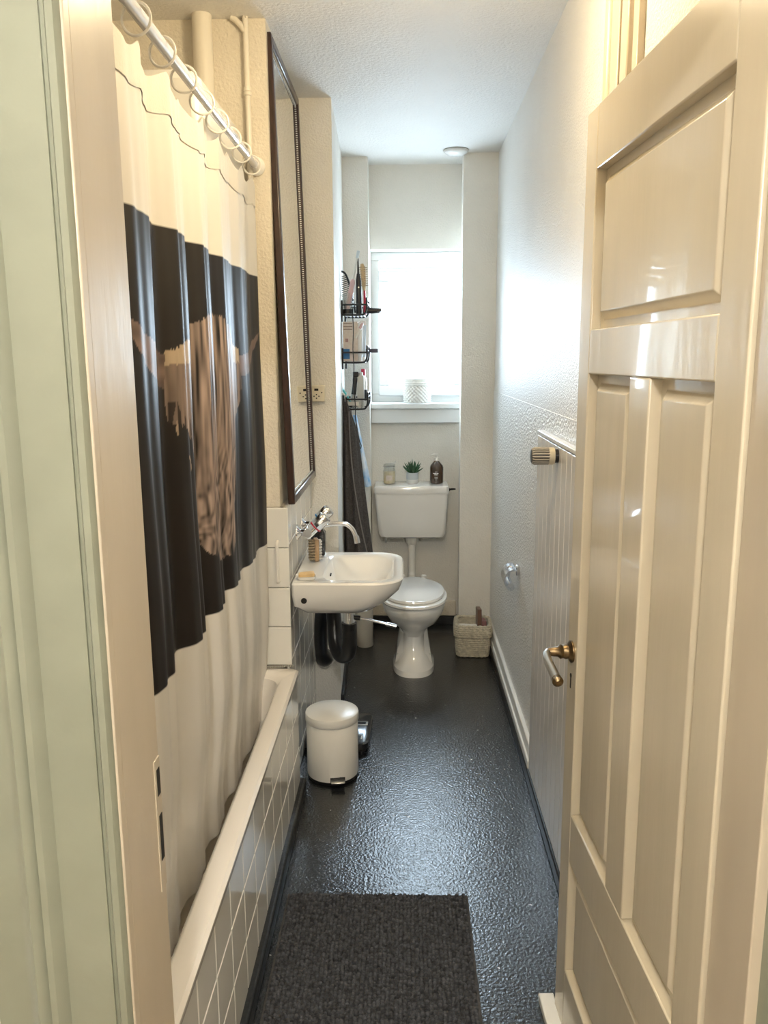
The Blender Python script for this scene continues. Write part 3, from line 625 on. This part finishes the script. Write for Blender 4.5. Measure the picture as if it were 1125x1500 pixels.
o = MB().tube(smooth_path([(-.272, 4.352, 1.88), (-.268, 4.348, 1.80), (-.272, 4.35, 1.70), (-.268, 4.35, 1.60), (-.274, 4.352, 1.52), (-.264, 4.352, 1.42), (-.262, 4.36, 1.33), (-.245, 4.37, 1.22), (-.236, 4.38, 1.19), (-.240, 4.39, 1.17)], 5), .0025, 6).build('charger_cord', black_p); tag(o, 'thin black cord hanging down from the wire rack', 'cord')

# ------------------------------------------------------------------ toilet
tl = empty('toilet', (0, 0, 0)); tag(tl, 'white ceramic floor-standing toilet with closed lid', 'toilet')
def egg(cx, yf, yb, hw, z, n=40, p=2.3, back=.75):
    out = []; cy = yf+(yb-yf)*.52
    for j in range(n):
        a = 2*PI*j/n; s_, c_ = math.sin(a), math.cos(a)
        x = hw*math.copysign(abs(c_)**(2/p), c_); ly = (yb-cy) if s_ > 0 else (cy-yf)
        y = ly*math.copysign(abs(s_)**(2/p), s_)
        if s_ > 0: x *= 1-(1-back)*(s_**2)
        out.append((cx+x, cy+y, z))
    return out
TX = .046
MB().loft([egg(TX, 4.03, 4.42, .112, 0, p=2.6, back=.8), egg(TX, 4.035, 4.42, .112, .03, p=2.6), egg(TX, 4.065, 4.42, .092, .055, p=2.6), egg(TX, 4.115, 4.42, .072, .12, p=2.8), egg(TX, 4.130, 4.42, .064, .19, p=2.8), egg(TX, 4.095, 4.43, .082, .235), egg(TX, 4.0, 4.44, .135, .285), egg(TX, 3.945, 4.45, .162, .345), egg(TX, 3.928, 4.455, .171, .385), egg(TX, 3.932, 4.45, .170, .40), egg(TX, 3.95, 4.44, .15, .402)]).build('bowl', ceramic, tl)
MB().loft([egg(TX, 3.920, 4.41, .174, .404, back=.7), egg(TX, 3.915, 4.41, .177, .411, back=.7), egg(TX, 3.918, 4.41, .175, .421, back=.7), egg(TX, 3.93, 4.41, .165, .425, back=.7)]).build('seat', ceramic, tl)
MB().loft([egg(TX, 3.942, 4.412, .160, .4265, back=.68), egg(TX, 3.938, 4.414, .163, .433, back=.68), egg(TX, 3.942, 4.412, .160, .443, back=.68), egg(TX, 3.96, 4.405, .146, .448, back=.68)]).build('lid', ceramic, tl)
for sx in (-1, 1):
    fl_ = MB().loft([[(TX+sx*(.055+dx), y, z) for (dx, y, z) in ((0, 4.13, .012+h), (.050-h*.17, 4.145+h*.2, .012+h), (.050-h*.17, 4.40, .012+h), (0, 4.40, .012+h))] for h in (0, .10, .20)]).build('foot_flange', ceramic, tl, .004)
    MB().lathe([(0, 0), (.0055, 0), (.0055, .004), (0, .004)], (TX+sx*.085, 4.156, .085), 10, 'Y').build('bolt', steel, fl_)
MB().lathe([(.014, .0), (.014, .03)], (TX-.06, 4.415, .425), 12).build('hinge', plastic_w, tl); MB().lathe([(.014, .0), (.014, .03)], (TX+.06, 4.415, .425), 12).build('hinge', plastic_w, tl)
ci = empty('toilet_cistern', (0, 0, 0)); tag(ci, 'white plastic cistern on the wall under the window', 'cistern')
def cl(x0, x1, y0, z, r=.022): return rrect(x0, x1, y0, 4.938, [r, r, .004, .004], z)
MB().loft([cl(-.128, .214, 4.775, .588, .04), cl(-.150, .236, 4.757, .596, .035), cl(-.160, .245, 4.750, .62, .03), cl(-.176, .254, 4.745, .80), cl(-.178, .256, 4.744, .864)]).build('tank', ceramic, ci)
MB().loft([cl(-.182, .260, 4.738, .862), cl(-.184, .262, 4.736, .868), cl(-.184, .262, 4.736, .898), cl(-.178, .256, 4.742, .908), cl(-.165, .243, 4.755, .910)]).build('lid', ceramic, ci)
lv = MB().tube([(.255, 4.80, .878), (.268, 4.80, .879)], .010, 12).build('lever', black_p, ci); MB().tube([(.266, 4.80, .879), (.280, 4.78, .884), (.298, 4.76, .888)], [.006, .0065, .005], 8).build('grip', black_p, lv)
MB().lathe([(.040, .592), (.039, .565), (.034, .545), (.026, .538)], (.042, 4.835, 0), 20).build('flush_nut', plastic_w, ci)
MB().tube(smooth_path([(.042, 4.835, .57), (.042, 4.835, .40), (.042, 4.825, .35), (.042, 4.78, .325), (.042, 4.60, .32), (.042, 4.44, .32)], 5), .0235, 16).build('flush_pipe', plastic_w, ci)
fp = MB().tube([(-.118, 4.85, .59), (-.118, 4.85, .545), (-.118, 4.90, .535), (-.118, 4.94, .535)], .006, 8).build('fill_pipe', steel, ci); MB().tube([(-.085, 4.915, .565), (-.12, 4.915, .562)], .009, 8).build('stop_valve', plastic_w, fp)
zc = .9105
e = empty('glass_jar', (-.093, 4.83, zc)); tag(e, 'glass jar of pale yellow beads on the cistern', 'jar')
MB().lathe([(.030, 0), (.036, .006), (.037, .075), (.033, .092), (.033, .105)], (0, 0, 0), 24).build('glass', clear_m, e)
MB().lathe([(0, .003), (.030, .003), (.0345, .008), (.0352, .072), (0, .074)], (0, 0, 0), 22).build('filling', jar_fill, e)
l_ = MB().lathe([(.0345, .100), (.0345, .118), (0, .120)], (0, 0, 0), 22).build('lid', clear_m, e); MB().torus((0, 0, .102), .035, .0018, 'Z', 24, 6).build('clip_ring', steel, l_); MB().tube([(-.036, 0, .104), (-.02, -.02, .125), (.02, -.02, .127), (.036, -.01, .128), (.037, -.008, .140)], .0022, 6).build('clip_wire', steel, l_)
MB().box(-.018, .018, -.0385, -.0372, .025, .055).build('label', carton, e)
e = empty('potted_succulent', (.045, 4.83, zc)); tag(e, 'spiky succulent in a pale blue and white pot on the cistern', 'plant')
p_ = MB().lathe([(0, .0), (.028, 0), (.033, .006), (.036, .028)], (0, 0, 0), 24, cap=False).build('pot', pot_w, e)
MB().lathe([(.036, .028), (.0365, .045), (.034, .068), (.031, .068), (.031, .06), (0, .06)], (0, 0, 0), 24, cap=False).build('upper_glaze', pot_m, p_)
rs_ = random.Random(8)
for i in range(22):
    a = i*2.4; el = R(22+66*(i/22.)); L = .062+.016*rs_.random()
    d = Vector((math.cos(a)*math.cos(el), math.sin(a)*math.cos(el), math.sin(el))); p0 = Vector((.006*math.cos(a), .006*math.sin(a), .062)); bnd = Vector((0, 0, .010))
    MB().tube([p0, p0+d*L*.35+bnd*.1, p0+d*L*.75+bnd*.5, p0+d*L+bnd], [.005, .0062, .0038, .0006], 6).build('leaf', leaf_m, e)
e = empty('pump_bottle', (.190, 4.83, zc)); tag(e, 'brown pump bottle with white lettering on the cistern', 'bottle')
MB().lathe([(.030, 0), (.038, .004), (.0405, .010), (.0405, .098), (.037, .110), (.020, .130), (.014, .136), (.014, .142)], (0, 0, 0), 28).build('body', amber, e)
pm = MB().lathe([(.0155, .138), (.0155, .155), (.006, .158), (.006, .170), (.010, .172), (.010, .178)], (0, 0, 0), 18).build('pump', plastic_w, e); MB().tube([(.0, 0, .175), (-.020, -.006, .176), (-.034, -.010, .172)], [.006, .005, .004], 8).build('spout', plastic_w, pm)
def arcbar(a0, a1, z0, z1, r_, nm='lettering'):
    MB().loft([[(r_*math.sin(R(a)), -r_*math.cos(R(a)), z) for z in (z0, z1)] for a in np.linspace(a0, a1, 6)], False, False, close=False).build(nm, print_w, e)
for a0, a1, z0, h_ in ((-16, 4, .074, .003), (-34, -4, .064, .0045), (-2, 14, .064, .0045), (-22, 6, .056, .004), (-20, 8, .043, .0018), (-20, 6, .039, .0018), (-18, 8, .035, .0018), (-14, 2, .027, .0018)): arcbar(a0, a1, z0, z0+h_, .0409)
# sill basket
e = empty('sill_basket', (.075, 4.985, 1.387)); tag(e, 'small white woven basket on the window sill', 'basket')
def woven(R0, R1, h, nrow, nrib, amp):
    loops = []
    for i in range(nrow*4+1):
        t = i/(nrow*4); r_ = R0+(R1-R0)*t+.006*math.sin(PI*t)
        loops.append([((r_+amp*math.sin(nrib*2*PI*j/(nrib*6)+(PI if (i//4) % 2 else 0))*abs(math.sin(PI*i/4))+amp*.5*math.sin(PI*i/2))*math.cos(2*PI*j/(nrib*6)), (r_+amp*math.sin(nrib*2*PI*j/(nrib*6)+(PI if (i//4) % 2 else 0))*abs(math.sin(PI*i/4)))*math.sin(2*PI*j/(nrib*6)), h*t) for j in range(nrib*6)])
    return loops
MB().loft(woven(.078, .070, .105, 9, 20, .0055), True, False).build('weave', wicker_w, e, smooth=80)
for k_ in range(4): MB().torus((0, 0, .106+k_*.011), .073+.003*(k_ % 2), .0075, 'Z', 40, 8).build('rim_roll', wicker_w, e)
MB().lathe([(0, .09), (.066, .09)], (0, 0, 0), 24, cap=False).build('inner_floor', wicker_w, e)
# floor basket
e = empty('floor_basket', (.383, 4.42, 0), (0, 0, R(-3))); tag(e, 'cream woven basket with folded rim on the floor beside the toilet', 'basket')
def sq(hw, z, bulge=0., r=.035): return rrect(-hw, hw, -hw+bulge, hw-bulge, r, z, 10)
def rope(name, hw, z, r_, m_, parent, ph=0., rc=.035):
    base = rrect(-hw, hw, -hw, hw, rc, z, 14); P = []
    for a_, b2 in zip(base, base[1:]+base[:1]):
        L_ = (Vector(b2)-Vector(a_)).length; k = max(1, int(L_/.0065))
        for q in range(k): P.append(Vector(a_).lerp(Vector(b2), q/k))
    n = len(P); mb_ = MB(); vs = []; fs = []
    for i_ in range(n):
        t_ = (P[(i_+1) % n]-P[i_-1]).normalized(); s_ = Vector((0, 0, 1)).cross(t_); rr = r_*(1+.22*math.sin(i_*1.35+ph))
        for k_ in range(8): vs.append(tuple(P[i_]+rr*(s_*math.cos(k_*PI/4)*1.1+Vector((0, 0, 1))*math.sin(k_*PI/4))))
    for i_ in range(n):
        for k_ in range(8): fs.append((i_*8+k_, ((i_+1) % n)*8+k_, ((i_+1) % n)*8+(k_+1) % 8, i_*8+(k_+1) % 8))
    mb_.add(vs, fs); return mb_.build(name, m_, parent, smooth=80)
MB().loft([rrect(-.075, .075, -.075, .075, .03, .003), rrect(-.084, .084, -.084, .084, .03, .03), rrect(-.088, .088, -.088, .088, .03, .17), rrect(-.084, .084, -.084, .084, .03, .17), rrect(-.080, .080, -.080, .080, .03, .012)]).build('liner', wicker, e)
for q in range(11): rope('weave_row', .086+.006*math.sin(PI*q/12), .008+q*.0118, .0066, wicker, e, q*1.7)
for q in range(5): rope('rim_row', .101-.0012*abs(q-2), .124+q*.0118, .0075, wicker, e, q*2.1)
rope('rim_row', .095, .181, .0085, wicker, e, .5)
o = MB().box(-.012, .012, -.05, .03, 0, .215).build('booklet', brown_m, None, .003); o.location = (.420, 4.455, .035); o.rotation_euler = (R(-4), 0, R(3)); tag(o, 'dark brown slim box standing upright in the floor basket', 'box')
o = MB().box(-.013, .013, -.05, .03, 0, .145).build('booklet', mauve_m, None, .003); o.location = (.447, 4.462, .035); o.rotation_euler = (R(-3), 0, R(3)); tag(o, 'mauve booklet standing at the right of the floor basket', 'booklet')
for i, (dz, ang) in enumerate(((0, 4), (.022, -5))):
    o = MB().box(-.055, .055, -.04, .04, 0, .02).build('paper_pack', paper_m, None, .006); o.location = (.358, 4.43, .114+dz-.002); o.rotation_euler = (0, 0, R(ang)); tag(o, ('lower' if i == 0 else 'upper')+' flat white paper pack lying in the floor basket', 'pack')
o = MB().box(-.05, .05, -.045, .045, 0, .08).build('paper_stack', paper_m, None, .006); o.location = (.358, 4.43, .032); tag(o, 'block of white paper filling the bottom of the floor basket', 'pack')
# toilet brush
e = empty('toilet_brush', (-.235, 4.53, 0)); tag(e, 'cream cylindrical toilet brush holder on the floor behind the basin trap', 'toilet brush')
MB().lathe([(.046, 0), (.049, .004), (.049, .225), (.046, .228)], (0, 0, 0), 26).build('holder', plastic_w, e); MB().lathe([(.0495, .229), (.0495, .240), (.02, .244), (0, .244)], (0, 0, 0), 26).build('lid', plastic_w, e); MB().tube([(0, 0, .24), (0, 0, .275)], .008, 12).build('handle', steel, e)
# paper holder
e = empty('paper_holder', (0, 0, 0)); tag(e, 'chrome toilet paper holder on the right wall', 'paper holder')
MB().box(.492, .507, 3.50, 3.54, .70, .745).build('wall_plate', chrome, e, .004); MB().tube([(.495, 3.52, .73), (.465, 3.52, .735), (.452, 3.53, .725)], .008, 10).build('arm', chrome, e)
brushed = mat('satin_chrome', (.72, .75, .80), .22, metal=1.)
fl_ = MB(); pr = [(math.cos(a)*.05, math.sin(a)*.05) for a in np.linspace(R(75), R(255), 16)]
fl_.loft([[(.478+x*.85, yy, .688+z) for x, z in pr] + [(.478+x*.72, yy, .688+z*.86) for x, z in reversed(pr)] for yy in (3.46, 3.585)]); fl_.build('cover_flap', brushed, e)
MB().tube([(.466, 3.47, .655), (.466, 3.59, .655)], .017, 18).build('roller', brushed, e); MB().tube([(.466, 3.58, .655), (.478, 3.58, .735)], .006, 8).build('link', brushed, e)
# ------------------------------------------------------------------ radiator
e = empty('radiator', (0, 0, 0)); tag(e, 'tall white ribbed panel radiator on the right wall behind the door', 'radiator')
MB().box(.488, .5055, 2.19, 2.955, .06, 1.385).build('body', rad_m, e, .003)
i = 0; y_ = 2.195
while y_ < 2.93:
    MB().box(.4825, .489, y_, y_+.0735, .065, 1.375).build('rib', rad_m, e, .0025); y_ += .0765
MB().box(.480, .5055, 2.188, 2.957, 1.378, 1.393).build('top_cap', frame_white, e, .003)
v = empty('thermostat_valve', (0, 2.56, 1.345)); tag(v, 'grey ribbed thermostatic radiator knob with black collar', 'thermostat')
MB().lathe([(.022, .484), (.022, .468)], (0, 0, 0), 18, 'X').build('collar', black_p, v); MB().lathe([(.026, .470), (.0275, .466), (.0275, .452)], (0, 0, 0), 20, 'X').build('scale_ring', mat('valve_cream', (.62, .56, .42), .4), v)
MB().lathe([(.024, .453), (.024, .405), (.020, .398), (0, .396)], (0, 0, 0), 20, 'X').build('core', mat('valve_grey', (.05, .045, .04), .4), v)
for k_ in range(18):
    a = 2*PI*k_/18; MB().tube([(.453, .0255*math.cos(a), .0255*math.sin(a)), (.408, .0255*math.cos(a), .0255*math.sin(a)), (.400, .021*math.cos(a), .021*math.sin(a))], .0026, 6).build('grip_rib', mat('valve_rib', (.36, .33, .29), .35), v)
# ------------------------------------------------------------------ bin, scale, mat
e = empty('pedal_bin', (-.292, 3.03, 0), (0, 0, R(8))); tag(e, 'round cream pedal bin beside the bath panel', 'bin')
MB().lathe([(.098, .0), (.101, .004), (.101, .018)], (0, 0, 0), 36).build('base_ring', rubber, e); MB().lathe([(.1015, .014), (.103, .018), (.103, .232), (.101, .236)], (0, 0, 0), 40).build('body', plastic_w, e)
MB().lathe([(.104, .238), (.1065, .241), (.1065, .266), (.1045, .272), (.095, .276), (.05, .281), (0, .282)], (0, 0, 0), 40).build('lid', plastic_w, e)
MB().box(-.014, .040, -.128, -.09, .022, .028).build('pedal', steel, e, .003); MB().box(-.016, .042, -.1035, -.10, .016, .036).build('pedal_slot', rubber, e); MB().box(-.02, .02, .098, .115, .215, .25).build('hinge', rubber, e, .003)
e = empty('bathroom_scale', (-.292, 3.355, 0), (0, 0, R(-2))); tag(e, 'black bathroom scale on the floor behind the bin', 'scale')
MB().loft([rrect(-.135, .135, -.15, .15, .03, .012), rrect(-.14, .14, -.155, .155, .035, .02), rrect(-.14, .14, -.155, .155, .035, .042), rrect(-.132, .132, -.147, .147, .03, .048)]).build('platform', mat('scale_black', (.014, .015, .017), .2, coat=.4), e)
d_ = MB().box(.03, .125, .02, .055, .046, .0495).build('display', steel, e, .002); MB().box(.04, .115, .027, .048, .0492, .0500).build('window', dark_hole, d_)
for dx in (.085, .105): MB().box(dx, dx+.006, -.115, -.085, .0478, .0486).build('mark', print_w, e)
for sx in (-1, 1):
    for sy in (-1, 1): MB().lathe([(.018, 0), (.018, .014)], (sx*.11, sy*.12, 0), 12).build('foot', rubber, e)
e = empty('bath_mat', (0, 0, 0)); tag(e, 'dark grey looped bath mat on the black floor', 'mat')
mx0, mx1, my0, my1 = -.368, .194, 1.42, 2.268
MB().box(mx0, mx1, my0, my1, .0005, .008).build('backing', mat_base, e, .003)
rv = random.Random(5); mb = MB(); NX = 48; NYm = 84; sxx = (mx1-mx0-.016)/NX; syy = (my1-my0-.016)/NYm
for i in range(NX):
    for j in range(NYm):
        cx, cy = mx0+.008+(i+.5)*sxx+rv.uniform(-.0018, .0018), my0+.008+(j+.5)*syy+rv.uniform(-.0022, .0022); hh = .013+.009*rv.random(); a = rv.uniform(-.5, .5); rx, ry = .0072, .0047
        ca, sa = math.cos(a), math.sin(a); vs = []
        for (r_, z) in ((1., .006), (.95, hh*.75), (.5, hh)):
            for k_ in range(6):
                q = k_*PI/3; x, y = rx*r_*math.cos(q), ry*r_*math.sin(q); vs.append((cx+x*ca-y*sa, cy+x*sa+y*ca, z))
        fs = [(r*6+k_, r*6+(k_+1) % 6, r*6+6+(k_+1) % 6, r*6+6+k_) for r in range(2) for k_ in range(6)]+[(12, 13, 14, 15, 16, 17)]
        mb.add(vs, fs)
o = mb.build('pile', mat_pile, e, smooth=80); o['kind'] = 'stuff'
# ------------------------------------------------------------------ ceiling dish, lamps
e = empty('ceiling_dish', (.275, 4.62, CZ)); tag(e, 'small clear dish-shaped fitting on the ceiling by the right pier', 'ceiling fitting')
MB().lathe([(.066, 0), (.066, -.006), (.058, -.016), (.03, -.030), (0, -.032)], (0, 0, 0), 26).build('dish', mat('dish_white', (.80, .79, .76), .25), e); MB().torus((0, 0, -.004), .066, .004, 'Z', 28, 6).build('rim', steel, e)
def lamp(name, label, loc, m_, watt, colr, rad=.07):
    e = empty(name, loc); tag(e, label, 'lamp')
    MB().lathe([(.05, 0), (.05, -.02), (.03, -.03)], (0, 0, 0), 20).build('base', plastic_w, e)
    g = MB().lathe([(.03*1, -.03)]+[(rad*math.sin(PI*(i+1)/11), -.03-rad*.9+rad*.9*math.cos(PI*(i+1)/11)) for i in range(1, 10)]+[(0, -.03-rad*1.8)], (0, 0, 0), 24).build('globe', m_, e)
    L = bpy.data.lights.new(name+'_light', 'POINT'); L.energy = watt; L.color = colr; L.shadow_soft_size = rad; lo = bpy.data.objects.new('bulb', L); col.objects.link(lo); lo.parent = e; lo.location = (0, 0, -.03-rad*.9-rad-.02)
    return e
lamp('bathroom_lamp', 'round warm ceiling lamp just inside the door', (.05, 2.0, CZ), globe_m, LAMP_W, (1., .80, .50))
lamp('hall_fill_lamp', 'added round fill lamp on the unseen hall ceiling', (-.08, -.45, CZ), globe2_m, HALL_FILL_W, (1., .95, .85))  # added fill: stands in for hall daylight, brightens low parts through the doorway
